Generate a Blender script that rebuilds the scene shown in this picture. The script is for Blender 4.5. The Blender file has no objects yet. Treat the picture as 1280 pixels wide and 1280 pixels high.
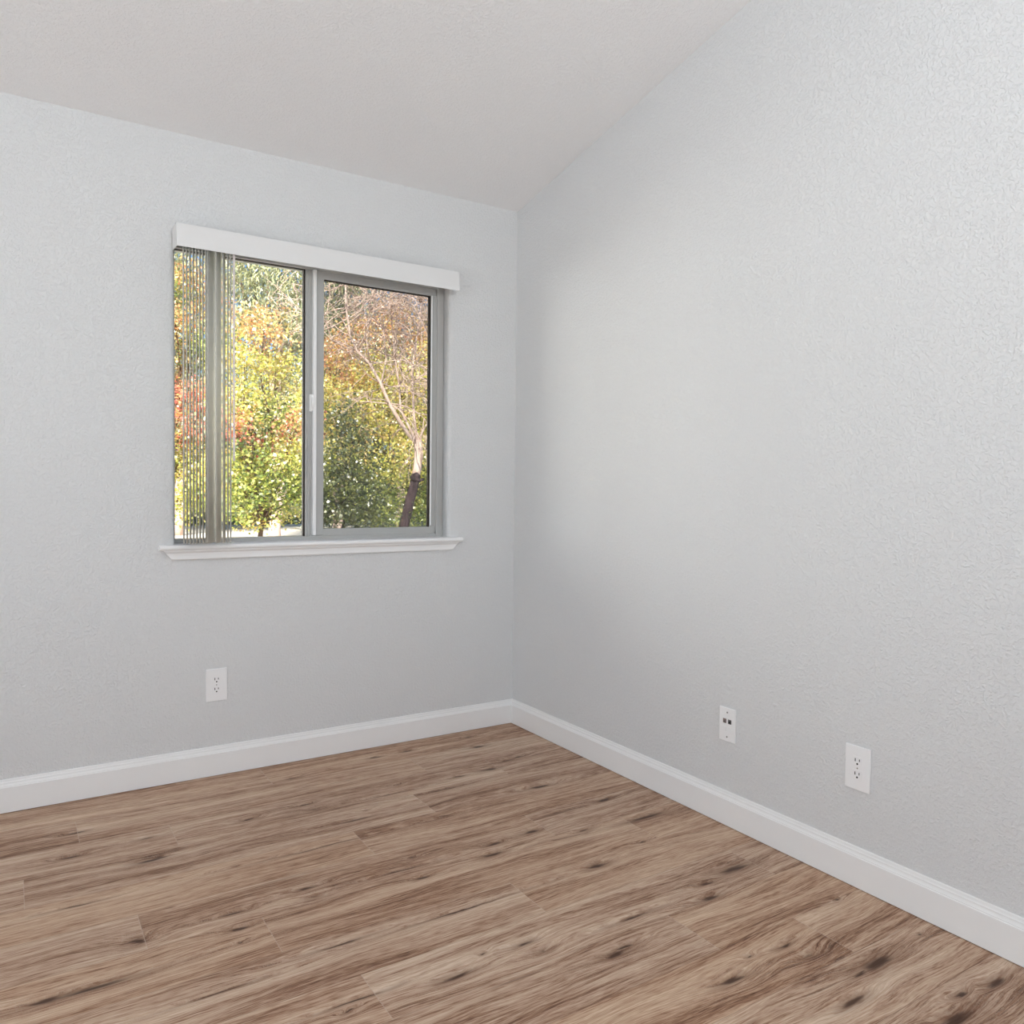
import bpy, bmesh, math, random
import numpy as np
from mathutils import Vector, Matrix

# ---------------------------------------------------------------- camera, sky, sun, exposure
S = bpy.context.scene
COL = S.collection
cd = bpy.data.cameras.new('camera'); cam = bpy.data.objects.new('camera', cd); COL.objects.link(cam)
cd.sensor_width = 36.0; cd.lens = 988.69 / 1280 * 36.0
cd.clip_start = 0.02; cd.clip_end = 300
yaw, pitch, roll = 0.5668, -0.0305, 0.0104
fw = Vector((math.sin(yaw)*math.cos(pitch), math.cos(yaw)*math.cos(pitch), math.sin(pitch)))
rt = Vector((math.cos(yaw), -math.sin(yaw), 0)); up = rt.cross(fw)
r2 = rt*math.cos(roll) + up*math.sin(roll); u2 = -rt*math.sin(roll) + up*math.cos(roll)
m = Matrix((r2, u2, -fw)).transposed().to_4x4(); m.translation = Vector((-2.047, -3.1958, 1.1324))
cam.matrix_world = m
S.camera = cam

W = bpy.data.worlds.new('sky'); S.world = W; W.use_nodes = True
wn = W.node_tree; wn.nodes.clear()
wo = wn.nodes.new('ShaderNodeOutputWorld'); wb = wn.nodes.new('ShaderNodeBackground')
st = wn.nodes.new('ShaderNodeTexSky'); st.sky_type = 'NISHITA'; st.sun_disc = False
st.sun_elevation = math.radians(42); st.sun_rotation = math.radians(200)
st.air_density = 1.0; st.dust_density = 0.4; st.ozone_density = 6.0
wn.links.new(st.outputs[0], wb.inputs[0]); wb.inputs[1].default_value = 0.18
wn.links.new(wb.outputs[0], wo.inputs[0])

def lamp(name, kind, loc, direction, energy, color=(1,1,1), **kw):
    l = bpy.data.lights.new(name, kind); l.energy = energy; l.color = color
    for k, v in kw.items(): setattr(l, k, v)
    o = bpy.data.objects.new(name, l); COL.objects.link(o); o.location = loc
    o.rotation_euler = Vector(direction).to_track_quat('-Z', 'Y').to_euler()
    return o
lamp('sun', 'SUN', (0, -8, 12), (0.42, 0.66, -0.66), 14.0, (1.0, 0.93, 0.82), angle=math.radians(0.6))
# added fill lamps for daylight at two unseen openings, behind and beside the camera
lamp('side_fill', 'AREA', (-4.72, -3.0, 1.06), (1, 0, 0.95), 70, (0.925, 0.975, 1.02), shape='RECTANGLE', size=2.0, size_y=2.1)
lamp('rear_fill', 'AREA', (-2.2, -5.12, 1.75), (0, 1, 2.1), 118, (0.925, 0.975, 1.02), shape='RECTANGLE', size=1.8, size_y=1.3)

# added unseen fill lamp outside the window, makes the daylight glow on wall_right
lamp('window_glow_fill', 'AREA', (-3.5, 2.9, 1.60), (3.5, -3.9, -0.10), 62, (0.96, 0.985, 1.0), shape='RECTANGLE', size=1.7, size_y=1.2)

S.view_settings.view_transform = 'Standard'; S.view_settings.look = 'None'
S.view_settings.exposure = 0.0; S.view_settings.gamma = 1.0; S.view_settings.use_curve_mapping = False
S.cycles.max_bounces = 10; S.cycles.diffuse_bounces = 8; S.cycles.transparent_max_bounces = 24

# ---------------------------------------------------------------- helpers
def lin(r, g, b):
    f = lambda c: (c/255/12.92) if c/255 <= .04045 else ((c/255+.055)/1.055)**2.4
    return (f(r), f(g), f(b), 1)

class NT:
    def __init__(s, name):
        s.m = bpy.data.materials.new(name); s.m.use_nodes = True; s.t = s.m.node_tree; s.t.nodes.clear()
        s.out = s.n('OutputMaterial')
    def n(s, typ, **kw):
        nd = s.t.nodes.new('ShaderNode' + typ)
        for k, v in kw.items(): setattr(nd, k, v)
        return nd
    def put(s, sock, v):
        if isinstance(v, bpy.types.NodeSocket): s.t.links.new(v, sock)
        else: sock.default_value = v
    def math(s, op, a, b=None, c=None, clamp=False):
        nd = s.n('Math', operation=op, use_clamp=clamp)
        for i, v in enumerate((a, b, c)):
            if v is not None: s.put(nd.inputs[i], v)
        return nd.outputs[0]
    def vec(s, op, a, b=None, c=None):
        nd = s.n('VectorMath', operation=op)
        for i, v in enumerate((a, b, c)):
            if v is not None: s.put(nd.inputs[i], v)
        return nd.outputs['Value'] if op in ('LENGTH', 'DOT_PRODUCT') else nd.outputs['Vector']
    def noise(s, v, scale, detail=2, rough=.5, dist=0):
        nd = s.n('TexNoise'); s.put(nd.inputs['Vector'], v)
        nd.inputs['Scale'].default_value = scale; nd.inputs['Detail'].default_value = detail
        nd.inputs['Roughness'].default_value = rough; nd.inputs['Distortion'].default_value = dist
        return nd.outputs['Fac']
    def ramp(s, fac, stops, interp='LINEAR'):
        nd = s.n('ValToRGB'); s.put(nd.inputs[0], fac); cr = nd.color_ramp; cr.interpolation = interp
        while len(cr.elements) < len(stops): cr.elements.new(.5)
        for e, (p, c) in zip(cr.elements, stops): e.position = p; e.color = c if len(c) == 4 else (*c, 1)
        return nd.outputs[0]
    def mix(s, fac, a, b, blend='MIX'):
        nd = s.n('Mix', data_type='RGBA', blend_type=blend)
        s.put(nd.inputs[0], fac); s.put(nd.inputs[6], a); s.put(nd.inputs[7], b); return nd.outputs[2]
    def mrange(s, v, a, b, c=0., d=1.):
        nd = s.n('MapRange', interpolation_type='SMOOTHSTEP'); s.put(nd.inputs[0], v)
        for i, x in enumerate((a, b, c, d)): nd.inputs[i+1].default_value = x
        return nd.outputs[0]
    def bsdf(s, color, rough=.5, spec=.5, normal=None, **kw):
        nd = s.n('BsdfPrincipled'); s.put(nd.inputs['Base Color'], color); s.put(nd.inputs['Roughness'], rough)
        nd.inputs['Specular IOR Level'].default_value = spec
        for k, v in kw.items(): s.put(nd.inputs[k], v)
        if normal is not None: s.put(nd.inputs['Normal'], normal)
        s.t.links.new(nd.outputs[0], s.out.inputs[0]); return nd
    def bump(s, h, strength, dist):
        nd = s.n('Bump'); s.put(nd.inputs['Height'], h); nd.inputs['Strength'].default_value = strength
        nd.inputs['Distance'].default_value = dist; return nd.outputs[0]
    def pos(s): return s.n('NewGeometry').outputs['Position']

def plain(name, col, rough=.5, spec=.5, grain=0.0, metallic=0.0):
    t = NT(name); c = col
    p = t.pos(); f = t.noise(p, 35, 3)
    c = t.mix(t.math('MULTIPLY', f, .12), col, tuple(x*.86 for x in col[:3])+(1,))
    nrm = t.bump(t.noise(p, 260, 2), grain, .0006) if grain else None
    t.bsdf(c, rough, spec, nrm, Metallic=metallic); return t.m

def paint(name, col, strength):
    t = NT(name); p = t.pos()
    a = t.noise(p, 105, 3, .5, .6); b = t.noise(p, 260, 2)
    patch = t.mrange(a, .47, .60)                       # knocked-down flat splats of plaster
    h = t.math('ADD', t.math('MULTIPLY', patch, .75), t.math('MULTIPLY', b, .35))
    c = t.mix(t.math('MULTIPLY', t.noise(p, 3, 3), .10), col, tuple(x*.93 for x in col[:3])+(1,))
    t.bsdf(c, .62, .28, t.bump(h, strength, .003)); return t.m

M = {}
M['wall'] = paint('warm_grey_wall_paint', lin(219, 220, 221), .6)
M['ceiling'] = paint('white_ceiling_paint', lin(242, 242, 243), .5)
M['trim'] = plain('semi_gloss_white_trim', lin(238, 238, 238), .28, .5)
M['vinyl'] = plain('white_vinyl_frame', lin(176, 176, 174), .38, .5)
M['gasket'] = plain('dark_rubber_gasket', lin(40, 32, 26), .6, .3)
M['valance'] = plain('white_pvc_valance', lin(226, 226, 226), .4, .4)
M['plate'] = plain('white_plastic_plate', lin(240, 240, 241), .3, .5)
M['slot'] = plain('dark_slot', lin(28, 26, 26), .7, .2)
M['port_brown'] = plain('taupe_port', lin(120, 104, 100), .6, .3)
M['port_grey'] = plain('grey_port', lin(92, 90, 92), .6, .3)
M['screw'] = plain('screw_metal', lin(150, 148, 146), .35, .5, metallic=.6)
M['dark_gap'] = plain('floor_gap_shadow_strip', lin(50, 38, 30), .9, .1)

def vane_mat():
    t = NT('translucent_white_vane'); p = t.pos()
    c = t.mix(t.noise(p, 20, 2), lin(250, 249, 244), lin(244, 243, 238))
    d = t.n('BsdfDiffuse'); t.put(d.inputs[0], c); tr = t.n('BsdfTranslucent'); t.put(tr.inputs[0], c)
    g = t.n('BsdfGlossy'); g.inputs['Roughness'].default_value = .35
    m1 = t.n('MixShader'); m1.inputs[0].default_value = .62; t.t.links.new(d.outputs[0], m1.inputs[1]); t.t.links.new(tr.outputs[0], m1.inputs[2])
    m2 = t.n('MixShader'); m2.inputs[0].default_value = .05; t.t.links.new(m1.outputs[0], m2.inputs[1]); t.t.links.new(g.outputs[0], m2.inputs[2])
    t.t.links.new(m2.outputs[0], t.out.inputs[0]); return t.m
M['vane'] = vane_mat()

def glass_mat(name, tint=(1,1,1,1), refl=1.0):
    t = NT(name); tr = t.n('BsdfTransparent'); tr.inputs[0].default_value = tint
    g = t.n('BsdfGlossy'); g.inputs['Roughness'].default_value = .0
    f = t.n('Fresnel'); f.inputs[0].default_value = 1.45
    m1 = t.n('MixShader'); bf = t.n('NewGeometry').outputs['Backfacing']; t.t.links.new(t.math('MULTIPLY', t.math('MULTIPLY', f.outputs[0], refl), t.math('SUBTRACT', 1., bf)), m1.inputs[0])
    t.t.links.new(tr.outputs[0], m1.inputs[1]); t.t.links.new(g.outputs[0], m1.inputs[2])
    t.t.links.new(m1.outputs[0], t.out.inputs[0]); return t.m
M['glass'] = glass_mat('clear_window_glass', (.96, .97, .96, 1))

def screen_mat(name, col, dens):
    t = NT(name); tr = t.n('BsdfTransparent'); d = t.n('BsdfDiffuse'); d.inputs[0].default_value = col
    m1 = t.n('MixShader'); m1.inputs[0].default_value = dens
    t.t.links.new(tr.outputs[0], m1.inputs[1]); t.t.links.new(d.outputs[0], m1.inputs[2]); t.t.links.new(m1.outputs[0], t.out.inputs[0]); return t.m
M['screen'] = screen_mat('grey_insect_screen', lin(70, 68, 66), .24)
M['clear_plastic'] = screen_mat('milky_clear_acrylic', lin(236, 228, 230), .62)

def link(name, me, mat, parent=None, kind=None, smooth=False):
    o = bpy.data.objects.new(name, me); COL.objects.link(o)
    if mat is not None and not me.materials: me.materials.append(mat)
    if parent is not None: o.parent = parent
    if kind: o['kind'] = kind
    if smooth:
        me.polygons.foreach_set('use_smooth', [True]*len(me.polygons))
    return o

class MB:
    """collects shapes of one part in a bmesh"""
    def __init__(s): s.bm = bmesh.new()
    def box(s, x0, x1, y0, y1, z0, z1, bevel=0, seg=2):
        vs = [s.bm.verts.new((x, y, z)) for x in (x0, x1) for y in (y0, y1) for z in (z0, z1)]
        fs = [(0,1,3,2), (4,6,7,5), (0,4,5,1), (2,3,7,6), (0,2,6,4), (1,5,7,3)]
        faces = [s.bm.faces.new([vs[i] for i in f]) for f in fs]
        if bevel:
            es = {e for f in faces for e in f.edges}
            bmesh.ops.bevel(s.bm, geom=list(es), offset=bevel, segments=seg, profile=.5, affect='EDGES')
        return s
    def prism(s, prof, axis, a, b, ia=0, ib=0):
        """profile of (u, v) points swept along axis from a to b; ia / ib lengthen the ends by the u offset (mitres)"""
        def P(u, v, w): return (w, u, v) if axis == 'x' else (u, w, v)
        A = [s.bm.verts.new(P(u, v, a + ia*abs(u))) for u, v in prof]; B = [s.bm.verts.new(P(u, v, b + ib*abs(u))) for u, v in prof]
        n = len(prof)
        for i in range(n): s.bm.faces.new((A[i], A[(i+1) % n], B[(i+1) % n], B[i]))
        s.bm.faces.new(A[::-1]); s.bm.faces.new(B); return s
    def disc(s, c, r, h, axis, n=20):
        """short cylinder centred on c, h thick along axis"""
        ax = {'x': Vector((1,0,0)), 'y': Vector((0,1,0)), 'z': Vector((0,0,1))}[axis]
        q = ax.to_track_quat('Z', 'Y').to_matrix().to_4x4(); q.translation = Vector(c)
        bmesh.ops.create_cone(s.bm, cap_ends=True, segments=n, radius1=r, radius2=r, depth=h, matrix=q); return s
    def done(s, name, mat, parent=None, kind=None, smooth=False):
        bmesh.ops.recalc_face_normals(s.bm, faces=s.bm.faces[:])
        me = bpy.data.meshes.new(name); s.bm.to_mesh(me); s.bm.free()
        return link(name, me, mat, parent, kind, smooth)

def empty(name, loc, label=None, cat=None, group=None, kind=None):
    o = bpy.data.objects.new(name, None); COL.objects.link(o); o.location = loc; o.empty_display_size = .1
    if label: o['label'] = label
    if cat: o['category'] = cat
    if group: o['group'] = group
    if kind: o['kind'] = kind
    return o

def reparent(child, parent):
    child.parent = parent; child.matrix_parent_inverse = Matrix.Translation(parent.location).inverted()

# ---------------------------------------------------------------- room shell
RX, RY, H, SL = -4.6, -5.0, 2.44, 0.2035        # room from x RX..0 and y RY..0, ceiling rises away from the window wall
TH = 0.14
OX0, OX1, OZ0, OZ1 = -1.520, -0.356, 0.895, 2.060

# floor made of planks, each with its own tone and seed
KNOTS = [(-1.874, -0.308, 'm'), (-1.682, -0.467, 'm'), (-1.894, -0.491, 'm'), (-1.705, -0.639, 'b'), (-1.666, -0.633, 'm'), (-1.901, -0.815, 's'), (-1.79, -1.08, 'r'), (-1.977, -1.225, 'b'), (-1.902, -1.227, 'S'), (-1.556, -1.072, 'm'), (-1.563, -1.155, 'm'), (-1.568, -1.219, 't'), (-1.658, -1.393, 's'), (-1.369, -0.491, 'm'), (-1.135, -0.191, 'm'), (-1.168, -0.468, 'm'), (-1.153, -0.518, 'f'), (-0.763, -0.132, 'm'), (-0.617, -0.131, 'm'), (-0.293, -0.096, 'm'), (-0.327, -0.236, 'b'), (-0.423, -0.499, 'b'), (-0.316, -0.449, 'm'), (-0.573, -0.507, 'm'), (-0.696, -0.593, 's'), (-0.815, -0.459, 't'), (-1.053, -0.679, 's'), (-1.005, -0.621, 't'), (-0.864, -0.533, 's'), (-1.213, -0.816, 'L'), (-0.754, -1.078, 'm'), (-0.798, -1.139, 'b'), (-1.004, -1.03, 't'), (-1.07, -1.086, 's'), (-1.359, -1.043, 'm'), (-1.346, -1.099, 'f'), (-1.039, -1.158, 'm'), (-1.019, -1.371, 'L'), (-1.36, -1.353, 's'), (-1.177, -1.616, 'b'), (-1.082, -1.573, 't'), (-1.406, -1.576, 's'), (-1.434, -1.602, 't'), (-0.246, -0.434, 'm'), (-0.359, -0.755, 'b'), (-0.227, -0.98, 'b'), (-0.607, -1.064, 'b'), (-0.191, -1.175, 'S'), (-0.448, -1.147, 'm'), (-0.334, -1.315, 't'), (-0.562, -1.365, 'b'), (-0.226, -1.591, 'B'), (-0.358, -1.609, 'm'), (-0.419, -1.675, 'b'), (-0.659, -1.637, 's'), (-0.975, -1.588, 'm'), (-0.954, -1.641, 'f'), (-0.805, -1.742, 'b'), (-0.765, -1.729, 'm'), (-0.64, -1.963, 'b'), (-0.534, -1.918, 't'), (-0.424, -1.933, 'm'), (-0.405, -1.992, 'f'), (-0.295, -2.097, 'B'), (-0.373, -2.102, 'm'), (-0.471, -2.158, 'b'), (-0.126, -2.287, 'b'), (-0.242, -2.266, 'm'), (-0.337, -2.31, 'B'), (-0.087, -2.08, 't'), (-0.119, -1.864, 't')]
SIZE = {'t': (.012, .005, .25), 'm': (.030, .0065, .10), 'b': (.042, .0105, .05), 'B': (.070, .018, .05), 'r': (.020, .017, 0),
        's': (.080, .0045, .2), 'S': (.110, .012, .2), 'L': (.19, .0045, .2), 'f': (.032, .012, .6)}
def floor_mat():
    t = NT('oak_plank_floor'); p = t.pos()
    at = t.n('Attribute'); at.attribute_name = 'plank'; col = at.outputs['Color']
    sep = t.n('SeparateColor'); t.put(sep.inputs[0], col); tone, seed, warm = sep.outputs
    uv = t.n('UVMap'); uv.uv_map = 'plank_uv'
    su = t.n('SeparateXYZ'); t.put(su.inputs[0], uv.outputs[0])
    sx = t.n('SeparateXYZ'); t.put(sx.inputs[0], p); X, Y = sx.outputs[0], sx.outputs[1]
    off = t.n('CombineXYZ'); t.put(off.inputs[0], t.math('MULTIPLY', seed, 37.)); t.put(off.inputs[1], t.math('MULTIPLY', seed, 91.)); t.put(off.inputs[2], t.math('MULTIPLY', seed, 13.))
    q = t.vec('ADD', p, off.outputs[0])
    # ragged distance to the nearest knot
    wob = t.n('TexNoise'); t.put(wob.inputs['Vector'], t.vec('MULTIPLY', p, (12., 60., 1.))); wob.inputs['Scale'].default_value = 1.; wob.inputs['Detail'].default_value = 3
    pk = t.vec('ADD', p, t.vec('MULTIPLY', t.vec('SUBTRACT', wob.outputs['Color'], (.5, .5, .5)), (.075, .020, 0.)))
    sk = t.n('SeparateXYZ'); t.put(sk.inputs[0], pk)
    flat = t.n('CombineXYZ'); t.put(flat.inputs[0], sk.outputs[0]); t.put(flat.inputs[1], sk.outputs[1]); pk = flat.outputs[0]
    D = None
    for kx, ky, c in KNOTS:
        a, b, w = SIZE[c]
        v = t.vec('MULTIPLY_ADD', pk, (1/a, 1/b, 0.), (-kx/a, -ky/b, 0.))
        d = t.vec('LENGTH', v)
        if w: d = t.math('ADD', d, w)
        D = d if D is None else t.math('MINIMUM', D, d)
    bend = t.math('DIVIDE', 1., t.math('ADD', 1., t.math('POWER', t.math('MULTIPLY', D, .42), 2.)))
    # wavy grain coordinate
    wv = t.noise(t.vec('MULTIPLY', q, (1.5, 6., 1.)), 1.0, 2)
    wv2 = t.noise(t.vec('MULTIPLY', q, (7., 22., 1.)), 1.0, 2)
    yy = t.math('ADD', Y, t.math('MULTIPLY', t.math('SUBTRACT', wv, .5), .085))
    yy = t.math('ADD', yy, t.math('MULTIPLY', t.math('SUBTRACT', wv2, .5), .008))
    yy = t.math('ADD', yy, t.math('MULTIPLY', bend, .030))
    yy = t.math('ADD', yy, t.math('MULTIPLY', seed, 9.7))
    def g(fx, fy, det, rough=.6):
        c = t.n('CombineXYZ'); t.put(c.inputs[0], t.math('MULTIPLY', t.math('ADD', X, t.math('MULTIPLY', seed, 31.)), fx)); t.put(c.inputs[1], t.math('MULTIPLY', yy, fy)); t.put(c.inputs[2], t.math('MULTIPLY', seed, 5.))
        return t.noise(c.outputs[0], 1., det, rough)
    broad, mid, fine, pore = g(.7, 11, 2), g(2.0, 42, 4, .62), g(7., 210, 3, .65), g(26., 520, 2, .6)
    v = t.math('MULTIPLY', t.math('SUBTRACT', broad, .5), .95)
    v = t.math('ADD', v, t.math('MULTIPLY', t.math('SUBTRACT', mid, .5), 1.0))
    v = t.math('ADD', v, t.math('MULTIPLY', t.math('SUBTRACT', fine, .5), 1.05))
    v = t.math('ADD', v, t.math('MULTIPLY', t.math('SUBTRACT', pore, .5), .95))
    v = t.math('ADD', v, t.math('MULTIPLY', t.math('SUBTRACT', tone, .5), .07))
    v = t.math('ADD', v, .53)
    c = t.ramp(v, [(.08, lin(92, 60, 42)), (.34, lin(148, 113, 90)), (.53, lin(184, 154, 132)), (.72, lin(199, 173, 150)), (.95, lin(218, 197, 176))])
    c = t.mix(t.math('MULTIPLY', warm, .3), c, t.mix(1., c, lin(252, 232, 205), 'MULTIPLY'))
    # sparse dark mineral streaks
    stx = t.mrange(g(1.6, 34, 3, .55), .66, .76)
    c = t.mix(t.math('MULTIPLY', stx, .55), c, lin(84, 58, 46))
    # light curly figure close to knots
    ring = t.n('TexWave', wave_type='BANDS', bands_direction='Y'); cr = t.n('CombineXYZ')
    t.put(cr.inputs[0], t.math('MULTIPLY', X, 2.)); t.put(cr.inputs[1], yy); t.put(ring.inputs[0], cr.outputs[0]); ring.inputs['Scale'].default_value = 34; ring.inputs['Distortion'].default_value = 5; ring.inputs['Detail'].default_value = 2; ring.inputs['Detail Scale'].default_value = 6
    near = t.math('MULTIPLY', t.mrange(D, 7., 2.), t.mrange(ring.outputs['Fac'], .72, .95))
    c = t.mix(t.math('MULTIPLY', near, .28), c, lin(208, 190, 172))
    # knots: dark heart with a soft brown halo
    c = t.mix(t.mrange(D, 2.6, .5, 0., .5), c, lin(104, 68, 46))
    c = t.mix(t.mrange(D, 1.1, .3, 0., .88), c, lin(56, 29, 14))
    # joints between planks
    jv = t.math('MINIMUM', su.outputs[1], t.math('SUBTRACT', .183, su.outputs[1]))
    ju = t.math('MINIMUM', su.outputs[0], t.math('SUBTRACT', 1.22, su.outputs[0]))
    c = t.mix(t.mrange(jv, .0014, .0004, 0., .35), c, lin(80, 58, 46))
    c = t.mix(t.mrange(ju, .0016, .0006, 0., .5), c, lin(196, 176, 160))
    h = t.math('ADD', fine, t.math('MULTIPLY', pore, .6))
    h = t.math('ADD', h, t.mrange(t.math('MINIMUM', jv, ju), 0., .002, -3., 0.))
    t.bsdf(c, t.math('ADD', .36, t.math('MULTIPLY', fine, .16)), .2, t.bump(h, .18, .0006)); return t.m
def make_floor():
    JO = {0: -.30, 1: -1.21, 2: -1.867, 3: -1.605, 4: -.80, 5: -1.103, 6: -.55, 7: -.275, 8: -.843, 9: -1.366, 10: -.576, 11: -.30}
    rnd = random.Random(5); bm = bmesh.new(); cl = bm.loops.layers.color.new('plank'); ul = bm.loops.layers.uv.new('plank_uv')
    yt = 0.153; k = 0
    while True:
        y1 = -.030 - .183*(k-1); y0 = y1 - .183
        j = JO.get(k, -rnd.random()*1.22)
        while j < 0: j += 1.22
        while j > RX - 1.22:
            a, b = max(j - 1.22, RX), min(j, 0.)
            if b > a:
                ya, yb = max(y0, RY), min(y1, 0.)
                if yb > ya:
                    f = bm.faces.new([bm.verts.new(c) for c in ((a, ya, 0), (b, ya, 0), (b, yb, 0), (a, yb, 0))])
                    colr = (rnd.random(), rnd.random(), rnd.random(), 1)
                    for l in f.loops:
                        l[cl] = colr; l[ul].uv = (l.vert.co.x - (j - 1.22), l.vert.co.y - y0)
            j -= 1.22
        if y0 < RY: break
        k += 1
    # underside slab
    vs = [bm.verts.new((x, y, -.10)) for x, y in ((RX-TH, RY-TH), (TH, RY-TH), (TH, TH), (RX-TH, TH))]; bm.faces.new(vs[::-1])
    me = bpy.data.meshes.new('floor'); bm.to_mesh(me); bm.free()
    return link('floor', me, floor_mat(), kind='structure')
make_floor()

def make_wall_back():
    """window wall: plaster sheet with a bullnosed opening and solid thickness behind"""
    bm = bmesh.new(); r = .017; N = 8
    x0, x1, z0, z1 = RX, 0., 0., H
    def ring(off, y): return [bm.verts.new(c) for c in ((OX0-off, y, OZ0-off), (OX1+off, y, OZ0-off), (OX1+off, y, OZ1+off), (OX0-off, y, OZ1+off))]
    rings = []
    for i in range(N+1):
        a = i/N*math.pi/2; rings.append(ring(r*(1-math.sin(a)), r*(1-math.cos(a))))
    rings.append(ring(0, TH))
    sm = []
    for A, B in zip(rings, rings[1:]):
        for i in range(4):
            f = bm.faces.new((A[i], A[(i+1) % 4], B[(i+1) % 4], B[i])); f.smooth = True
    R0 = rings[0]
    out = [bm.verts.new(c) for c in ((x0, 0, z0), (x1, 0, z0), (x1, 0, z1), (x0, 0, z1))]
    for i in range(4): bm.faces.new((out[i], out[(i+1) % 4], R0[(i+1) % 4], R0[i]))
    o2 = [bm.verts.new(c) for c in ((x0-TH, TH, z0-.1), (x1+TH, TH, z0-.1), (x1+TH, TH, z1+.02), (x0-TH, TH, z1+.02))]; RL = rings[-1]
    for i in range(4): bm.faces.new((o2[(i+1) % 4], o2[i], RL[i], RL[(i+1) % 4]))
    bmesh.ops.recalc_face_normals(bm, faces=bm.faces[:])
    me = bpy.data.meshes.new('wall_back'); bm.to_mesh(me); bm.free(); return link('wall_back', me, M['wall'], kind='structure')
make_wall_back()
zc = lambda y: H - SL*y
w = MB(); w.prism([(TH, -.1), (TH, zc(TH)+.01), (RY-TH, zc(RY-TH)+.01), (RY-TH, -.1)], 'x', 0.0, TH); w.done('wall_right', M['wall'], kind='structure')
# left wall with the opening of the patio door
w = MB()
w.prism([(0, -.1), (0, zc(0)), (-2.0, zc(-2.0)), (-2.0, -.1)], 'x', RX-TH, RX)
w.prism([(-4.0, -.1), (-4.0, zc(-4.0)), (RY-TH, zc(RY-TH)), (RY-TH, -.1)], 'x', RX-TH, RX)
w.prism([(-2.0, 2.11), (-2.0, zc(-2.0)), (-4.0, zc(-4.0)), (-4.0, 2.11)], 'x', RX-TH, RX)
w.box(RX-TH, RX, -4.0, -2.0, -.1, 0.0); w.done('wall_left', M['wall'], kind='structure')
w = MB()
for a, b, c, d in ((RX, -3.1, -.1, zc(RY)), (-1.3, 0, -.1, zc(RY)), (-3.1, -1.3, -.1, 1.1), (-3.1, -1.3, 2.4, zc(RY))): w.box(a, b, RY-TH, RY, c, d)
w.done('wall_front', M['wall'], kind='structure')
w = MB(); w.prism([(TH, zc(TH)), (TH, zc(TH)+.2), (RY-TH, zc(RY-TH)+.2), (RY-TH, zc(RY-TH))], 'x', RX-TH, TH); w.done('ceiling', M['ceiling'], kind='structure')

# unseen slabs added outside the two openings to block direct sun from the floor
MB().box(-8.2, RX-TH, -9.0, -.6, 2.62, 2.74).done('ceiling', M['ceiling'], kind='structure')
MB().box(-8.2, 1.2, -9.0, RY-TH, 2.76, 2.90).done('ceiling', M['ceiling'], kind='structure')
# baseboards with a stepped ogee top
BP = [(0, 0.002), (-.014, 0.002), (-.014, .088), (-.0128, .0895), (-.0118, .0900), (-.0118, .0925), (-.0105, .0940), (-.0085, .0980), (-.0078, .1010), (-.0078, .1035), (-.0060, .1050), (-.0050, .1080), (-.0045, .1120), (-.0030, .1140), (0, .1140)]
MB().prism([(u, v) for u, v in BP], 'x', RX, 0.0).done('baseboard_back', M['trim'], kind='structure')
MB().prism([(u, v) for u, v in BP], 'y', RY, 0.0).done('baseboard_right', M['trim'], kind='structure')
MB().prism([(RX-u, v) for u, v in BP], 'y', -2.0, 0.0).done('baseboard_left', M['trim'], kind='structure')

# window stool and apron
sp = [(-.004, .884)]
for i in range(9):
    a = -math.pi/2 + i/8*math.pi; sp.append((-.021 - .0105*math.cos(a), .8945 + .0105*math.sin(a)))
sp += [(.10, .905), (.10, .896), (-.0, .896), (0., .884)]
b = MB(); 
b.prism([(u, v) for u, v in sp[:-4]] + [(0, .905), (0, .884)], 'x', -1.577, -.295)
b.box(OX0-.017, OX1+.017, -.001, .0175, .880, .905)
b.box(OX0, OX1, .017, .10, .8955, .905)
b.done('trim_1', M['trim'], kind='structure')
# apron: ends slope inward towards the bottom
bm = bmesh.new(); prof = [(-.002, .884), (-.020, .884), (-.020, .880), (-.0125, .872), (-.0115, .862), (-.0115, .850), (-.0095, .847), (-.002, .847)]
def apx(v, side): return (-1.562 + (.884-v)*.85) if side < 0 else (-.309 - (.884-v)*.85)
A = [bm.verts.new((apx(v, -1), u, v)) for u, v in prof]; B = [bm.verts.new((apx(v, 1), u, v)) for u, v in prof]
for i in range(len(prof)): bm.faces.new((A[i], A[(i+1) % len(prof)], B[(i+1) % len(prof)], B[i]))
bm.faces.new(A[::-1]); bm.faces.new(B); bmesh.ops.recalc_face_normals(bm, faces=bm.faces[:])
me = bpy.data.meshes.new('trim_2'); bm.to_mesh(me); bm.free(); link('trim_2', me, M['trim'], kind='structure')

# ---------------------------------------------------------------- sliding window
win = empty('window_1', (0, 0, 0), kind='structure')
F0, F1 = .060, .125                      # room face and outer face of the vinyl frame
b = MB()
b.box(OX0, -1.5088, F0-.001, F1-.001, .9000, OZ1, .002); b.box(-.3878, OX1, F0-.001, F1-.001, .9000, OZ1, .002)
b.box(OX0, OX1, F0, F1, .9005, .9208, .002); b.box(OX0, OX1, F0, F1, 2.0333, OZ1, .002)
b.box(-.3957, -.3839, F0+.006, F1, .9074, 2.040, .001); b.box(-.9814, -.3839, F0+.006, F1, .9074, .9257, .001)   # inner step of the track
b.done('window_frame', M['vinyl'], win)
b = MB()                                  # fixed meeting stile, a little behind the sliding sash
b.box(-.9973, -.9686, F0+.014, F1-.004, .9203, 2.0353, .002)
b.box(-.9864, -.9795, F0+.010, F0+.020, .9203, 2.0353, .001)
b.done('meeting_stile', M['vinyl'], win)
b = MB()                                  # dark glazing gaskets of the fixed light
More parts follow.
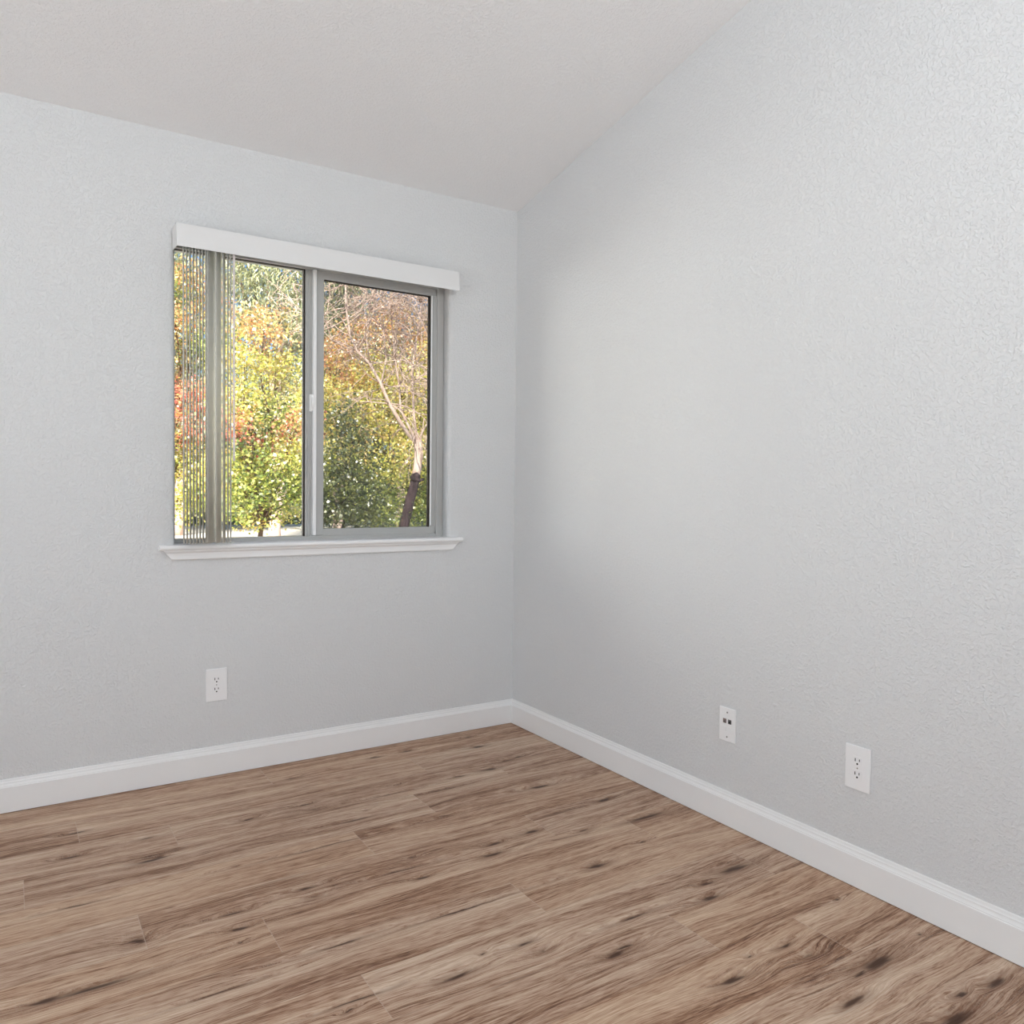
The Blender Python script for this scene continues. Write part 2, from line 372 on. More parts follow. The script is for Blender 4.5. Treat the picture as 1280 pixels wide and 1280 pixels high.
for x0, x1, z0, z1 in ((-1.0042, -.9953, .9203, 2.0353), (-1.5108, -1.5078, .9203, 2.0353), (-1.5108, -.9953, 2.0310, 2.0353)): b.box(x0, x1, F0+.017, F0+.035, z0, z1)
b.done('glazing_gasket', M['gasket'], win)
b = MB(); b.box(-1.5108, -.9953, F0+.032, F0+.036, .9173, 2.0353); b.done('fixed_pane', M['glass'], win)
sa = MB()                                 # sliding sash
sa.box(-.9557, -.9206, F0+.004, F0+.034, .9232, 2.0333, .002); sa.box(-.4180, -.3898, F0+.008, F0+.034, .9232, 2.0333, .002)
sa.box(-.9557, -.3898, F0+.006, F0+.034, .9232, .95, .002); sa.box(-.9557, -.3898, F0+.006, F0+.034, 2.0012, 2.0353, .002)
sash = sa.done('sliding_sash', M['vinyl'], win)
b = MB(); b.box(-.9686, -.9547, F0-.006, F0+.024, .9242, 2.0333, .003); b.done('interlock_ridge', M['trim'], sash)
b = MB(); b.box(-.4180, -.4121, F0+.003, F0+.009, .9569, 2.0027, .0015); b.done('bead_strip', M['trim'], sash)
b = MB()
for x0, x1, z0, z1 in ((-.4259, -.4190, .9490, 2.0037), (-.9206, -.4175, 1.9977, 2.0027)): b.box(x0, x1, F0+.012, F0+.026, z0, z1)
b.done('sash_gasket', M['gasket'], sash)
b = MB(); b.box(-.9206, -.4175, F0+.018, F0+.022, .948, 2.0027); b.done('sash_pane', M['glass'], sash)
b = MB(); b.box(-.9834, -.3957, F1-.006, F1-.0055, .9203, 2.0353); b.done('insect_screen', M['screen'], win)
# cam latch: plate and curved lever
b = MB(); b.box(-.9805, -.9696, F0+.004, F0+.012, 1.4437, 1.5159, .002); la = b.done('latch', M['trim'], win)
b = MB(); prev = None
for i in range(9):
    tt = i/8; zz = 1.4486 + .066*tt; dd = .012*math.sin(math.pi*min(1, tt*1.15)) ; ww = .0035 + .002*math.sin(math.pi*tt)
    ring = [b.bm.verts.new(c) for c in ((-.9720-ww, F0-.002-dd, zz), (-.9720+ww, F0-.002-dd, zz), (-.9720+ww, F0+.005-dd*.6, zz), (-.9720-ww, F0+.005-dd*.6, zz))]
    if prev:
        for k in range(4): b.bm.faces.new((prev[k], prev[(k+1) % 4], ring[(k+1) % 4], ring[k]))
    else: b.bm.faces.new(ring[::-1])
    prev = ring
b.bm.faces.new(prev); b.done('latch_lever', M['trim'], la)

# ---------------------------------------------------------------- vertical blind (drawn to the left) with its valance
bl = empty('vertical_blind', (-.94, -.05, 2.09), 'white vertical blind drawn to the left of the window behind a plain white valance', 'window blind')
b = MB()
def quadprism(x0, x1, pts):               # cross-section (y, z) swept along x
    b.prism(pts, 'x', x0, x1)
quadprism(-1.5265, -.3610, [(-.0985, 1.9985), (-.0960, 1.9985), (-.0840, 2.0835), (-.0865, 2.0840)])
quadprism(-1.5265, -.3610, [(-.0865, 2.0840), (-.0840, 2.0815), (-.0700, 2.0815), (-.0700, 2.0840)])
quadprism(-1.5265, -1.5235, [(-.0970, 1.9990), (-.006, 2.004), (-.006, 2.0835), (-.0850, 2.0835)])
v_ = b.done('valance', M['valance'], None); reparent(v_, bl)
b = MB(); b.box(-1.520, -.365, -.068, -.028, 2.046, 2.075, .003); h_ = b.done('headrail', M['vinyl'], None); reparent(h_, bl)
for xx in (-1.42, -.95, -.45):
    b = MB(); b.box(xx-.012, xx+.012, -.070, -.002, 2.075, 2.080); h2_ = b.done('bracket', M['trim'], None); reparent(h2_, bl)
def vane_mesh():
    bm = bmesh.new(); n = 10; w = .0445; sag = .0045; th = .0006; z0, z1 = .912, 2.040
    cols = []
    for i in range(n+1):
        s_ = -w + 2*w*i/n; cu = sag*(1 - (s_/w)**2)
        cols.append([bm.verts.new((cu - th, s_, z0)), bm.verts.new((cu - th, s_, z1)), bm.verts.new((cu + th, s_, z1)), bm.verts.new((cu + th, s_, z0))])
    for a, c in zip(cols, cols[1:]):
        for k in range(4): bm.faces.new((a[k], a[(k+1) % 4], c[(k+1) % 4], c[k]))
    bm.faces.new(cols[0]); bm.faces.new(cols[-1][::-1])
    bmesh.ops.recalc_face_normals(bm, faces=bm.faces[:]); me = bpy.data.meshes.new('vane'); bm.to_mesh(me); bm.free()
    me.materials.append(M['vane']); me.polygons.foreach_set('use_smooth', [True]*len(me.polygons)); return me
vm = vane_mesh()
# stacked vanes seen nearly edge-on, a few turned further round
VANES = [(-1.498, 9.5), (-1.4865, 10), (-1.475, 10), (-1.4635, 10.5), (-1.452, 10.5), (-1.4405, 11), (-1.4295, 11), (-1.4185, 11.5), (-1.398, 31), (-1.371, 26), (-1.352, 18), (-1.3395, 13), (-1.329, 13)]
for x, ang in VANES:
    o = bpy.data.objects.new('vane', vm); COL.objects.link(o)
    o.location = (x, -.048, 0); o.rotation_euler = (0, 0, -math.radians(ang)); reparent(o, bl)
b = MB(); b.disc((-1.3220, -.0800, 1.6300), .0045, .812, 'z', 12); wd = b.done('tilt_wand', M['clear_plastic'], None, smooth=False); reparent(wd, bl)
wd['label'] = 'milky clear tilt wand'

# ---------------------------------------------------------------- outlets and data plate
def duplex(name, label, c, along):
    """plate centred at c on a wall; along = 'x' (window wall, faces -y) or 'y' (right wall, faces -x)"""
    t = empty(name, c, label, 'outlet', None)
    def box(nm, mat, par, u0, u1, d0, d1, z0, z1, bev=0):
        q = MB()
        if along == 'x': q.box(u0, u1, -d1, -d0, z0, z1, bev)
        else: q.box(-d1, -d0, -u1, -u0, z0, z1, bev)
        return q.done(nm, mat, par)
    box('cover_plate', M['plate'], t, -.0397, .0397, .0005, .0062, -.0633, .0633, .0022)
    for s in (1, -1):
        zc_ = .0193*s + .0
        so = box('socket', M['plate'], t, -.0155, .0155, .0055, .0068, zc_-.0145, zc_+.0145, .0006)
        box('slot', M['slot'], so, -.0079, -.0052, .0066, .0070, zc_-.0005, zc_+.0085)
        box('slot', M['slot'], so, .0052, .0077, .0066, .0070, zc_+.0010, zc_+.0080)
        q = MB(); q.disc((0, -.0068, zc_-.0068) if along == 'x' else (-.0068, 0, zc_-.0068), .0028, .0006, 'y' if along == 'x' else 'x', 14); q.done('ground_hole', M['slot'], so)
    q = MB(); q.disc((0, -.0063, 0) if along == 'x' else (-.0063, 0, 0), .0022, .0006, 'y' if along == 'x' else 'x', 14); q.done('screw', M['screw'], t)
    return t
duplex('wall_outlet', 'white duplex outlet on the window wall, low below the window', (-1.3704, 0, .3549), 'x')
duplex('wall_outlet', 'white duplex outlet on the right wall, nearest the camera, with a blank wide plate', (0, -1.8418, .3413), 'y')
dp = empty('data_plate', (0, -1.3557, .3405), 'small white data jack plate with two screws on the right wall, left of the outlet', 'wall plate')
q = MB(); q.box(-.0058, -.0005, -.0350, .0350, -.0572, .0572, .002); q.done('cover_plate', M['plate'], dp)
for z in (.0415, -.0415):
    q = MB(); q.disc((-.0060, 0, z), .0030, .0010, 'x', 16); sc = q.done('screw', M['screw'], dp)
    q = MB(); q.box(-.0068, -.0064, -.0022, .0022, z-.0004, z+.0004); q.done('screw_slot', M['slot'], sc)
for yy_, mt, nm in ((.0110, 'port_brown', 'jack'), (-.0110, 'port_grey', 'jack')):
    q = MB(); q.box(-.0066, -.0050, yy_-.0072, yy_+.0072, .0040, .0190, .0005); j = q.done(nm, M[mt], dp); pm = 'port_grey' if mt == 'port_brown' else 'slot'
    q = MB(); q.box(-.0070, -.0064, yy_-.0030, yy_+.0040, .0066, .0130); q.done('jack_port', M[pm], j)
    j['label'] = 'taupe jack' if mt == 'port_brown' else 'dark grey jack'
for yy_ in (.0110, -.0110):
    q = MB(); q.box(-.0068, -.0050, yy_-.0072, yy_+.0072, -.0230, -.0080, .0008); q.done('blank_insert', M['plate'], dp)

# ---------------------------------------------------------------- unseen patio door and front window, added to let the fill light in
d = empty('door_1', (0, 0, 0), kind='structure')
b = MB()
for y0, y1, z0, z1 in ((-4.0, -3.94, 0, 2.11), (-2.06, -2.0, 0, 2.11), (-4.0, -2.0, 0, .06), (-4.0, -2.0, 2.05, 2.11), (-3.04, -2.96, .06, 2.05)): b.box(RX-.10, RX-.03, y0, y1, z0, z1, .003)
b.done('door_frame', M['vinyl'], d)
b = MB(); b.box(RX-.068, RX-.062, -3.94, -2.06, .06, 2.05); b.done('glass_panel', M['glass'], d)
d = empty('window_2', (0, 0, 0), kind='structure')
b = MB()
for x0, x1, z0, z1 in ((-3.1, -3.05, 1.1, 2.4), (-1.35, -1.3, 1.1, 2.4), (-3.1, -1.3, 1.1, 1.15), (-3.1, -1.3, 2.35, 2.4), (-2.23, -2.17, 1.15, 2.35)): b.box(x0, x1, RY-.10, RY-.03, z0, z1, .003)
b.done('window_frame', M['vinyl'], d)
b = MB(); b.box(-3.05, -1.35, RY-.068, RY-.062, 1.15, 2.35); b.done('fixed_pane', M['glass'], d)

# ---------------------------------------------------------------- garden
GZ = -.20
def ground_mat():
    t = NT('pale_concrete_yard'); p = t.pos()
    c = t.ramp(t.noise(p, 1.2, 5, .6), [(.3, lin(206, 198, 186)), (.7, lin(232, 226, 216))])
    c = t.mix(t.mrange(t.noise(p, 9, 3), .62, .7), c, lin(150, 120, 84))
    t.bsdf(c, .9, .2, t.bump(t.noise(p, 60, 4), .4, .01)); return t.m
bm = bmesh.new()
for q_ in ((-60, .2), (60, .2), (60, 24), (-60, 24)): bm.verts.new((q_[0], q_[1], GZ))
bm.verts.ensure_lookup_table(); bm.faces.new(bm.verts[:])
me = bpy.data.meshes.new('ground'); bm.to_mesh(me); bm.free(); link('ground', me, ground_mat(), kind='structure')
bm = bmesh.new(); n = 24
for j in range(3):
    for i in range(n+1):
        x = -70 + 140*i/n; y = (24, 34, 60)[j]; z = (GZ, .5 + .3*math.sin(i*1.7), 1.4 + .6*math.sin(i*.9))[j]; bm.verts.new((x, y, z))
bm.verts.ensure_lookup_table()
for j in range(2):
    for i in range(n):
        a = j*(n+1)+i; bm.faces.new((bm.verts[a], bm.verts[a+1], bm.verts[a+n+2], bm.verts[a+n+1]))
me = bpy.data.meshes.new('hillside'); bm.to_mesh(me); bm.free()
def grass_mat():
    t = NT('dry_grass_slope'); p = t.pos(); t.bsdf(t.ramp(t.noise(p, 3, 5, .7), [(.3, lin(70, 78, 44)), (.6, lin(128, 120, 74)), (.8, lin(170, 150, 100))]), .95, .1, t.bump(t.noise(p, 20, 4), .6, .05)); return t.m
link('ground', me, grass_mat(), kind='structure')

def stucco_mat():
    t = NT('white_stucco'); p = t.pos(); t.bsdf(t.mix(t.noise(p, 2, 3), lin(240, 238, 232), lin(230, 228, 222)), .9, .1, t.bump(t.noise(p, 80, 4), .5, .008)); return t.m
b = MB(); b.box(-13, -1.75, 5.2, 5.5, GZ, 4.6); b.box(-13.3, -1.55, 4.9, 5.6, 4.6, 4.75); b.done('bounce_wall', stucco_mat(), kind='structure')  # added unseen wall, bounces sunlight through the window onto wall_right

def leaf_mat(name, trans=.45, gloss=.08):
    t = NT(name); at = t.n('Attribute'); at.attribute_name = 'leaf_colour'; c = at.outputs['Color']
    c = t.mix(t.math('MULTIPLY', t.noise(t.pos(), 120, 2), .35), c, t.mix(1., c, (.72, .78, .6, 1), 'MULTIPLY'))
    dd = t.n('BsdfDiffuse'); t.put(dd.inputs[0], c); tr = t.n('BsdfTranslucent'); t.put(tr.inputs[0], c)
    gl = t.n('BsdfGlossy'); gl.inputs['Roughness'].default_value = .38
    m1 = t.n('MixShader'); m1.inputs[0].default_value = trans; t.t.links.new(dd.outputs[0], m1.inputs[1]); t.t.links.new(tr.outputs[0], m1.inputs[2])
    m2 = t.n('MixShader'); m2.inputs[0].default_value = gloss; t.t.links.new(m1.outputs[0], m2.inputs[1]); t.t.links.new(gl.outputs[0], m2.inputs[2])
    t.t.links.new(m2.outputs[0], t.out.inputs[0]); return t.m
M['leaf'] = leaf_mat('thin_leaf', .34, .14); M['euc_leaf'] = leaf_mat('grey_leaf', .25, .14)
def bark_mat(name, a, b_, sc=1.0):
    t = NT(name); p = t.vec('MULTIPLY', t.pos(), (30.*sc, 30.*sc, 6.*sc)); f = t.noise(p, 1., 4, .65)
    t.bsdf(t.ramp(f, [(.32, a), (.68, b_)]), .85, .2, t.bump(f, .7, .01)); return t.m
M['bark_pale'] = bark_mat('pale_smooth_bark', lin(180, 152, 138), lin(222, 202, 190))
M['bark_dark'] = bark_mat('dark_bark', lin(34, 26, 28), lin(78, 64, 68))
M['bark_twig'] = bark_mat('thin_brown_bark', lin(80, 62, 50), lin(120, 98, 82))

def h2(c): return np.array(lin(*c)[:3])
PAL = {'o': [(244, 204, 134), (238, 176, 118), (232, 206, 132), (220, 146, 104), (196, 176, 98)],
       'y': [(226, 216, 110), (206, 204, 92), (240, 226, 140), (180, 184, 78), (232, 196, 112)],
       'g': [(150, 164, 70), (176, 184, 84), (122, 142, 60), (200, 200, 104), (96, 118, 52)],
       'r': [(244, 150, 130), (234, 116, 100), (244, 176, 140), (226, 170, 110), (206, 190, 104)],
       'd': [(86, 98, 48), (70, 84, 42), (104, 114, 56), (128, 132, 66), (58, 70, 38)],
       'e': [(206, 206, 160), (186, 190, 146), (226, 220, 178), (160, 166, 124), (128, 136, 100)],
       'b': [(150, 128, 110), (176, 152, 130), (120, 100, 88), (140, 138, 104), (190, 176, 150)]}
LOBES = []
for k, (ang, rad) in enumerate([(-90, .18), (-62, .52), (-35, .30), (-2, .82), (28, .40), (55, .80), (72, .42), (90, 1.0), (108, .42), (125, .80), (152, .40), (182, .82), (215, .30), (242, .52)]):
    LOBES.append((rad*math.cos(math.radians(ang)), rad*math.sin(math.radians(ang)), .12*rad*(1 if k % 2 else .3)))
LOBES = np.array(LOBES)
LANCE = np.array([(0, -1, 0), (.14, -.35, .05), (.12, .35, .05), (0, 1, -.1), (-.12, .35, .05), (-.14, -.35, .05)])

def foliage(name, clumps, size, dens, shape, mat, parent, seed, droop=0.0, flatten=.8):
    rs = np.random.RandomState(seed); base = LOBES if shape == 'maple' else LANCE; k = len(base)
    V, C = [], []
    for (cx, cy, cz, r, pal) in clumps:
        r = r*1.15; area = math.pi*r*r; n = int(area*dens/(size*size))
        # leaves gathered in small sprays inside the clump
        ns = max(6, n//9); sd = rs.normal(size=(ns, 3)); sd /= np.linalg.norm(sd, axis=1)[:, None]
        sp_ = sd*(r*(rs.uniform(.15, 1.18, ns)**.6))[:, None]*np.array([1, 1, flatten])
        idx = rs.randint(0, ns, n); P = sp_[idx] + rs.normal(size=(n, 3))*np.array([1, 1, .55])*size*1.5
        if droop: P[:, 2] -= np.abs(rs.normal(size=n))*droop
        P += np.array([cx, cy, cz])
        # orientation: blade normal leaning up and outward
        nr = rs.normal(size=(n, 3))*.75 + np.array([0, -.35, .75]); nr /= np.linalg.norm(nr, axis=1)[:, None]
        tp = rs.normal(size=(n, 3)) + (np.array([0, 0, -2.2]) if shape != 'maple' else np.array([0, 0, -.5]))
        tp -= nr*(tp*nr).sum(1)[:, None]; tp /= np.linalg.norm(tp, axis=1)[:, None]
        bt = np.cross(nr, tp); sz = size*rs.uniform(.6, 1.25, n)
        L = (bt[:, None, :]*base[None, :, 0, None] + tp[:, None, :]*base[None, :, 1, None] + nr[:, None, :]*base[None, :, 2, None])*sz[:, None, None]*(.5 if shape == 'maple' else .5) + P[:, None, :]
        V.append(L.reshape(-1, 3))
        pc = np.array([h2(c) for c in PAL[pal]]); sc = rs.randint(0, len(pc), ns)      # a spray mostly shares a hue
        pick = np.where(rs.rand(n) < .65, sc[idx], rs.randint(0, len(pc), n)); col = pc[pick]*rs.uniform(.8, 1.2, n)[:, None]
        C.append(col)
    V = np.concatenate(V); C = np.clip(np.concatenate(C), 0, .95); n = len(C)
    me = bpy.data.meshes.new(name); me.vertices.add(n*k); me.vertices.foreach_set('co', V.astype(np.float32).ravel())
    me.loops.add(n*k); me.loops.foreach_set('vertex_index', np.arange(n*k, dtype=np.int32))
    me.polygons.add(n); me.polygons.foreach_set('loop_start', np.arange(0, n*k, k, dtype=np.int32)); me.polygons.foreach_set('loop_total', np.full(n, k, dtype=np.int32))
    me.update(calc_edges=True)
    ca = me.color_attributes.new('leaf_colour', 'FLOAT_COLOR', 'POINT')
    cc = np.ones((n*k, 4), np.float32); cc[:, :3] = np.repeat(C, k, axis=0); ca.data.foreach_set('color', cc.ravel())
    return link(name, me, mat, parent)

class Tubes:
    def __init__(s): s.V, s.F = [], []
    def add(s, pts, r0, r1, sides=6):
        pts = [Vector(p) for p in pts]; base = len(s.V); n = len(pts)
        for i, p in enumerate(pts):
            d_ = (pts[min(i+1, n-1)] - pts[max(i-1, 0)]).normalized(); a = d_.orthogonal().normalized() if abs(d_.z) < .99 else Vector((1, 0, 0)); a = (a - d_*a.dot(d_)).normalized()
            if i and (a.dot(pa) < 0): pass
            if i: a = (pa - d_*pa.dot(d_)).normalized()
            pa = a; bb = d_.cross(a); r = r0 + (r1-r0)*i/max(1, n-1)
            for k in range(sides):
                t_ = 2*math.pi*k/sides; s.V.append(p + a*math.cos(t_)*r + bb*math.sin(t_)*r)
        for i in range(n-1):
            for k in range(sides):
                a0 = base+i*sides+k; a1 = base+i*sides+(k+1) % sides; s.F.append((a0, a1, a1+sides, a0+sides))
        s.F.append(tuple(base+k for k in range(sides))[::-1]); s.F.append(tuple(base+(n-1)*sides+k for k in range(sides)))
    def done(s, name, mat, parent):
        me = bpy.data.meshes.new(name); me.from_pydata([tuple(v) for v in s.V], [], s.F); me.update(); return link(name, me, mat, parent, smooth=True)

def wobble(a, b, rnd, n=6, amp=.06):
    a, b = Vector(a), Vector(b); L = (b-a).length; out = []
    for i in range(n+1):
        t_ = i/n; p = a.lerp(b, t_) + Vector((rnd.uniform(-1, 1), rnd.uniform(-1, 1), rnd.uniform(-.4, .4)))*amp*L*math.sin(math.pi*t_); out.append(p)
    return out

def tree(name, label, cat, base, fork, clumps, size, dens, shape, mat, bark, trunk_r, seed, group=None, droop=0, flatten=.8, twigs=2):
    rnd = random.Random(seed); t = empty(name, base, label, cat, group)
    tb = Tubes(); tb.add(wobble(base, fork, rnd, 8, .03), trunk_r, trunk_r*.7, 10); o = tb.done('trunk', bark, None); reparent(o, t)
    br = Tubes(); F = Vector(fork)
    for (cx, cy, cz, r, pal) in clumps:
        c = Vector((cx, cy, cz)); st_ = F.lerp(c, .02); pth = wobble(st_, c, rnd, 7, .07); br.add(pth, trunk_r*.42, trunk_r*.10, 6)
        for q in range(twigs*3):
            e = c + Vector((rnd.gauss(0, 1), rnd.gauss(0, 1), rnd.gauss(.2, .8))).normalized()*r*rnd.uniform(.6, 1.05)
            br.add(wobble(pth[rnd.randint(3, 6)], e, rnd, 4, .08), trunk_r*.12, trunk_r*.03, 4)
    o = br.done('branches', bark, None); reparent(o, t)
    o = foliage('foliage', clumps, size, dens, shape, mat, None, seed, droop, flatten); reparent(o, t)
    return t

maple_left = [(0.05,4.6,2.64,0.24,'o'),(-0.16,4.5,2.31,0.23,'y'),(0.22,4.8,2.27,0.25,'y'),(-0.22,4.4,1.92,0.24,'y'),(0.12,4.7,1.82,0.27,'g'),(0.35,4.5,1.72,0.17,'r'),(-0.31,4.3,1.68,0.16,'r'),(0.28,4.6,1.41,0.26,'y'),(-0.18,4.3,1.33,0.27,'g'),(0.21,4.6,1.07,0.27,'g'),(-0.25,4.3,0.96,0.2,'g'),(0.14,4.8,1.51,0.14,'r'),(0.49,4.6,1.19,0.27,'g'),(-0.26,4.9,2.59,0.18,'g'),(-0.29,4.6,1.25,0.27,'y'),(0.29,4.9,0.83,0.13,'y'),(-0.11,4.4,0.79,0.11,'y')]
maple_red = [(-0.36,6.3,3.46,0.21,'o'),(-0.45,6.1,2.93,0.22,'o'),(-0.19,6.4,2.65,0.29,'g'),(-0.4,6.1,2.06,0.24,'r'),(-0.13,6.2,2.09,0.25,'r'),(-0.42,6.1,1.71,0.21,'r'),(-0.33,6.3,1.36,0.31,'y'),(-0.15,6.1,1.01,0.27,'g'),(-0.44,6.2,0.91,0.21,'y'),(-0.59,6.6,1.55,0.39,'g'),(-0.67,6.6,2.54,0.38,'o'),(-0.01,6.5,3.23,0.23,'o'),(-0.68,6.5,3.24,0.38,'g')]
maple_dark = [(0.62,4.0,1.79,0.16,'d'),(0.66,3.9,1.49,0.23,'d'),(0.52,4.0,1.23,0.21,'d'),(0.76,3.9,1.19,0.23,'d'),(0.6,4.1,0.92,0.22,'d'),(0.92,4.0,0.88,0.23,'d'),(1.30,5.1,.98,0.2,'g'),(0.44,4.0,0.89,0.17,'d'),(1.52,5.2,.80,0.2,'g')]
maple_gold = [(2.63,8.0,2.79,0.45,'y'),(2.2,8.2,2.78,0.39,'o'),(3.06,7.8,2.69,0.46,'y'),(2.76,8,2.2,0.5,'y'),(3.53,8.2,2.13,0.49,'y'),(2.25,8,2.17,0.43,'y'),(2.81,7.8,1.53,0.48,'y'),(3.58,8,1.24,0.44,'g'),(3.26,7.9,0.74,0.35,'g'),(2.51,8,1.23,0.47,'g'),(2.05,8.3,3.14,0.32,'o'),(2.51,8.2,3.41,0.35,'o'),(3.06,8.4,3.75,0.33,'o'),(3.74,8.5,3.33,0.45,'o'),(1.76,8,2.37,0.44,'y'),(1.89,8,1.57,0.44,'y'),(3.86,8,2.01,0.53,'y'),(3.85,8,3.02,0.53,'y')]
euc1 = [(2.08,14,5.51,0.51,'e'),(2.52,13.5,5.47,0.48,'e'),(3.17,13.8,5.46,0.48,'e'),(2.49,14,4.9,0.46,'e'),(2.86,13.5,4.69,0.52,'e'),(3.41,14,4.41,0.55,'e'),(3.24,14.2,3.9,0.45,'e'),(3.47,13.8,3.35,0.55,'e'),(2.08,14,4.68,0.36,'e'),(2.83,14,6.39,0.63,'e'),(3.62,14,6.35,0.66,'e'),(3.63,14.3,5.1,0.5,'e'),(2.08,14,6.26,0.6,'e'),(3.06,14.5,2.68,0.82,'e'),(3.98,14.5,2.73,0.87,'e')]
euc2 = [(4.43,15,5.77,0.46,'e'),(4.73,15,5.37,0.47,'e'),(4.45,15.2,4.9,0.47,'e'),(5.03,15,5.85,0.44,'e'),(4.82,15,6.43,0.62,'e'),(5.12,15.5,4.44,0.96,'e'),(4.92,15.5,3.25,1.15,'e')]
back = [(6.61,17,5.99,0.64,'b'),(7.09,17,5.5,0.75,'b'),(7.82,17,5.59,0.68,'b'),(8.19,17,6.19,0.79,'b'),(6.38,17,5.31,0.77,'b'),(8.06,17,6.96,0.69,'b'),(6.84,17,6.78,0.61,'b'),(7.83,17,4.47,1.39,'b'),(6.62,17,3.93,1.31,'b'),(9.1,17,5.51,1.48,'b')]
far = [(0.5,18,6.7,0.9,'e'),(1.3,18,6.9,0.8,'e'),(0.1,18,5.9,0.9,'e'),(2.06,18,6.28,0.7,'e'),(1.4,18,5.79,0.68,'e'),(1.77,18,4.85,1.05,'e'),(0.77,18,5.51,0.99,'e'),(2.75,18.5,3.99,1.32,'e'),(1.38,18.5,3.27,1.23,'e')]

tree('maple_tree', 'yellow green maple with coral red sprays in the left pane', 'tree', (.10, 4.9, GZ), (.08, 4.8, .75), maple_left, .050, 10, 'maple', M['leaf'], M['bark_twig'], .035, 11)
tree('maple_tree', 'orange and red leaved maple seen between the blind vanes at far left', 'tree', (-.85, 6.6, GZ), (-.75, 6.4, .9), maple_red, .052, 8, 'maple', M['leaf'], M['bark_twig'], .04, 12)
tree('maple_sapling', 'dark green thin-stemmed maple sapling low in the right pane', 'tree', (.66, 4.1, GZ), (.67, 4.05, 1.0), maple_dark, .045, 10, 'maple', M['leaf'], M['bark_dark'], .016, 13)
tree('maple_tree', 'golden and orange leaved maple filling the right pane behind the bare tree', 'tree', (2.85, 8.6, GZ), (2.8, 8.4, 1.0), maple_gold, .062, 9, 'maple', M['leaf'], M['bark_twig'], .06, 14)
tree('eucalyptus_tree', 'grey green drooping eucalyptus at the top of the left pane', 'tree', (3.0, 14.6, GZ), (3.0, 14.4, 3.0), euc1, .15, 26, 'lance', M['euc_leaf'], M['bark_pale'], .14, 15, 'eucalyptus beyond the maples', .12)
tree('eucalyptus_tree', 'grey green eucalyptus at the top left corner of the right pane', 'tree', (4.9, 15.8, GZ), (4.85, 15.6, 3.0), euc2, .15, 26, 'lance', M['euc_leaf'], M['bark_pale'], .14, 16, 'eucalyptus beyond the maples', .12)
tree('background_tree', 'brown grey sparse tree high at the top right of the right pane', 'tree', (7.4, 17.6, GZ), (7.4, 17.4, 3.2), back, .18, 11, 'lance', M['euc_leaf'], M['bark_pale'], .14, 17, None, .15)
tree('background_tree', 'grey green tree far behind the blind vanes at the left', 'tree', (1.7, 18.9, GZ), (1.7, 18.6, 2.6), far, .20, 20, 'lance', M['euc_leaf'], M['bark_pale'], .14, 18, None, .15)

# distant screen of shrubs that closes the view under the tall trees
rh = random.Random(33)
HG = [(x0 + rh.uniform(-.4, .4), 22 + rh.uniform(-.5, .5), rh.uniform(1.2, 2.1), 1.25, rh.choice('ggdey')) for x0 in np.arange(-3, 17, 1.5)]
HG += [(x0 + rh.uniform(-.4, .4), 22.8, rh.uniform(3.0, 3.9), 1.2, rh.choice('gdeeb')) for x0 in np.arange(-3, 17, 1.7)]
tree('hedge', 'tall mixed green hedge far behind the trees', 'hedge', (5, 23.2, GZ), (5, 23, .8), HG, .26, 26, 'lance', M['euc_leaf'], M['bark_twig'], .10, 19, None, .1)

# bare crape-like tree in the right pane: darker lower trunk, pale upper limbs and a haze of thin twigs
bt = empty('bare_tree', (1.40, 4.5, GZ), 'nearly leafless small tree with pale limbs and dark lower trunk in the right pane', 'tree')
tb = Tubes(); tb.add([(1.34, 4.5, GZ-.02), (1.38, 4.5, .1), (1.43, 4.5, .44), (1.49, 4.5, .71), (1.56, 4.5, .99), (1.60, 4.5, 1.12), (1.625, 4.5, 1.235)], .062, .046, 14); o = tb.done('lower_trunk', M['bark_dark'], None); reparent(o, bt); o['label'] = 'dark lower trunk'
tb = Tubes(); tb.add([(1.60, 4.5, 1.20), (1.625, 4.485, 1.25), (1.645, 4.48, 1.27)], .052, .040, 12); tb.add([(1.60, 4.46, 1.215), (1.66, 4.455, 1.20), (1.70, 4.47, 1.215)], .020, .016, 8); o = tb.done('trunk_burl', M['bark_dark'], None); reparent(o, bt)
up_ = Tubes(); up_.add([(1.62, 4.5, 1.22), (1.645, 4.5, 1.33), (1.655, 4.5, 1.45), (1.655, 4.5, 1.53), (1.635, 4.5, 1.63)], .046, .042, 12)
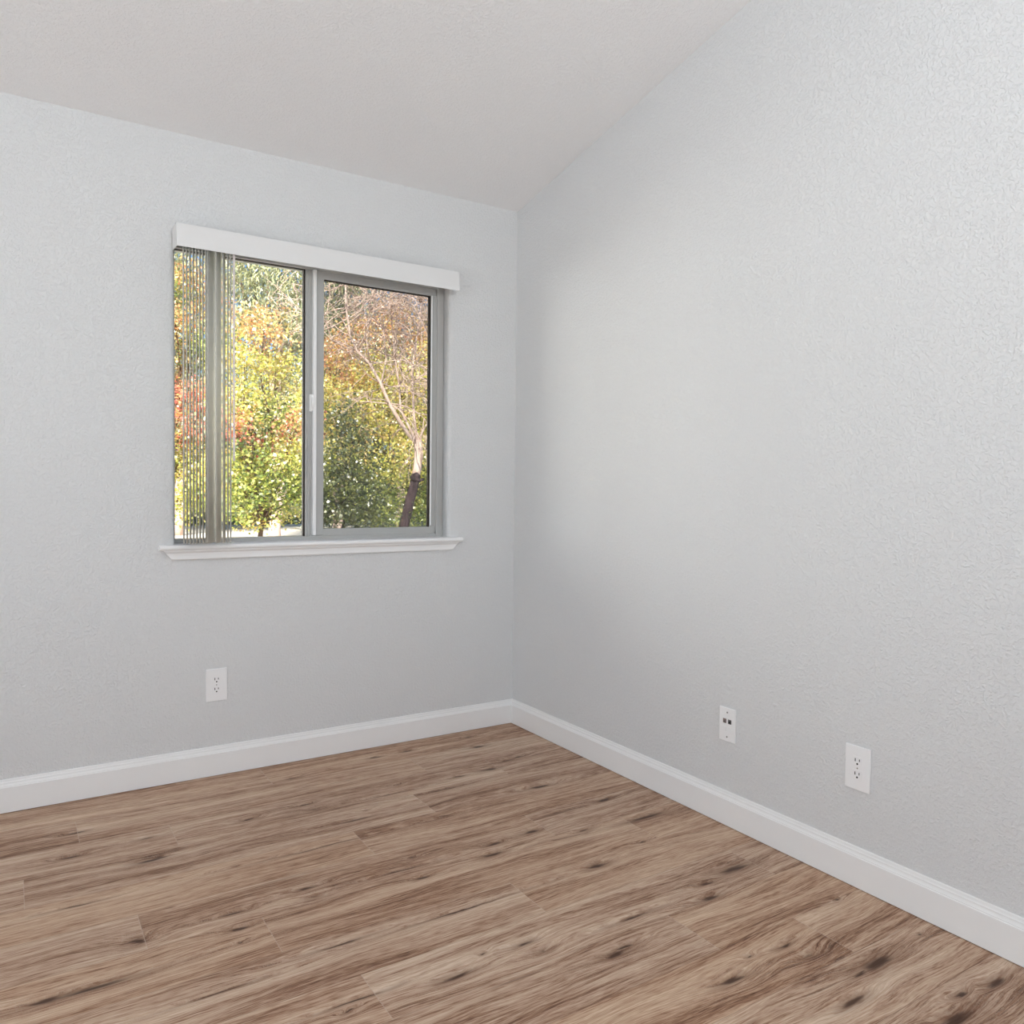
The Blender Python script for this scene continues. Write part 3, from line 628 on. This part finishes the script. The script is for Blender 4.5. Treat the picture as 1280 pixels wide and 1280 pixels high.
LIMBS = [([(1.63, 4.5, 1.60), (1.51, 4.45, 1.69), (1.38, 4.4, 1.83), (1.28, 4.42, 1.99), (1.20, 4.45, 2.19), (1.10, 4.5, 2.39), (.95, 4.5, 2.52), (.89, 4.5, 2.65), (.84, 4.5, 2.93), (.83, 4.5, 3.3), (.80, 4.5, 3.6)], .024, .007),
 ([(1.63, 4.5, 1.62), (1.55, 4.55, 1.80), (1.49, 4.6, 1.96), (1.48, 4.62, 2.22), (1.42, 4.6, 2.5), (1.38, 4.6, 2.9), (1.3, 4.6, 3.3)], .017, .004),
 ([(1.64, 4.5, 1.62), (1.61, 4.52, 1.89), (1.58, 4.5, 2.22), (1.59, 4.5, 2.48), (1.63, 4.5, 2.74), (1.68, 4.5, 3.1), (1.7, 4.5, 3.5)], .016, .004),
 ([(1.65, 4.5, 1.62), (1.70, 4.45, 1.76), (1.78, 4.4, 1.90), (1.92, 4.4, 2.15), (2.0, 4.4, 2.5)], .012, .004),
 ([(.95, 4.5, 2.52), (.82, 4.5, 2.57), (.69, 4.5, 2.59), (.6, 4.5, 2.68), (.56, 4.5, 2.8)], .008, .002),
 ([(1.20, 4.45, 2.19), (1.28, 4.5, 2.45), (1.25, 4.5, 2.75), (1.15, 4.5, 3.05), (1.1, 4.5, 3.4)], .009, .003),
 ([(1.10, 4.5, 2.39), (1.02, 4.4, 2.62), (1.05, 4.4, 2.9), (1.0, 4.4, 3.2)], .008, .002)]
for pts, r0, r1 in LIMBS: up_.add(pts, r0, r1, 8)
o = up_.done('upper_limbs', M['bark_pale'], None); reparent(o, bt); o['label'] = 'smooth pale upper limbs'
tw = Tubes(); rt_ = random.Random(4)
def twig(p, dr, L, r, depth):
    n = 6; pts = [p]; d_ = dr.normalized()
    for i in range(n):
        d_ = (d_ + Vector((rt_.gauss(0, .22), rt_.gauss(0, .22), rt_.gauss(0, .18) - (.10 if depth < 2 else 0)))).normalized(); pts.append(pts[-1] + d_*L/n)
    tw.add(pts, r, r*.45, 4)
    if depth > 0:
        for q in range(3): twig(pts[rt_.randint(2, n)], d_ + Vector((rt_.gauss(0, .8), rt_.gauss(0, .45), rt_.gauss(.1, .6))), L*rt_.uniform(.45, .8), r*.62, depth-1)
for li, (pts, r0, r1) in enumerate(LIMBS):
    for q in range((26, 24, 26, 14, 8, 20, 18)[li]):
        i = rt_.randint(max(2, len(pts)//3), len(pts)-1); twig(Vector(pts[i]), Vector((rt_.gauss(0, .8), rt_.gauss(0, .5), rt_.gauss(.5, .5))), rt_.uniform(.35, .8), .0068, 2)
o = tw.done('twigs', M['bark_pale'], None); reparent(o, bt)
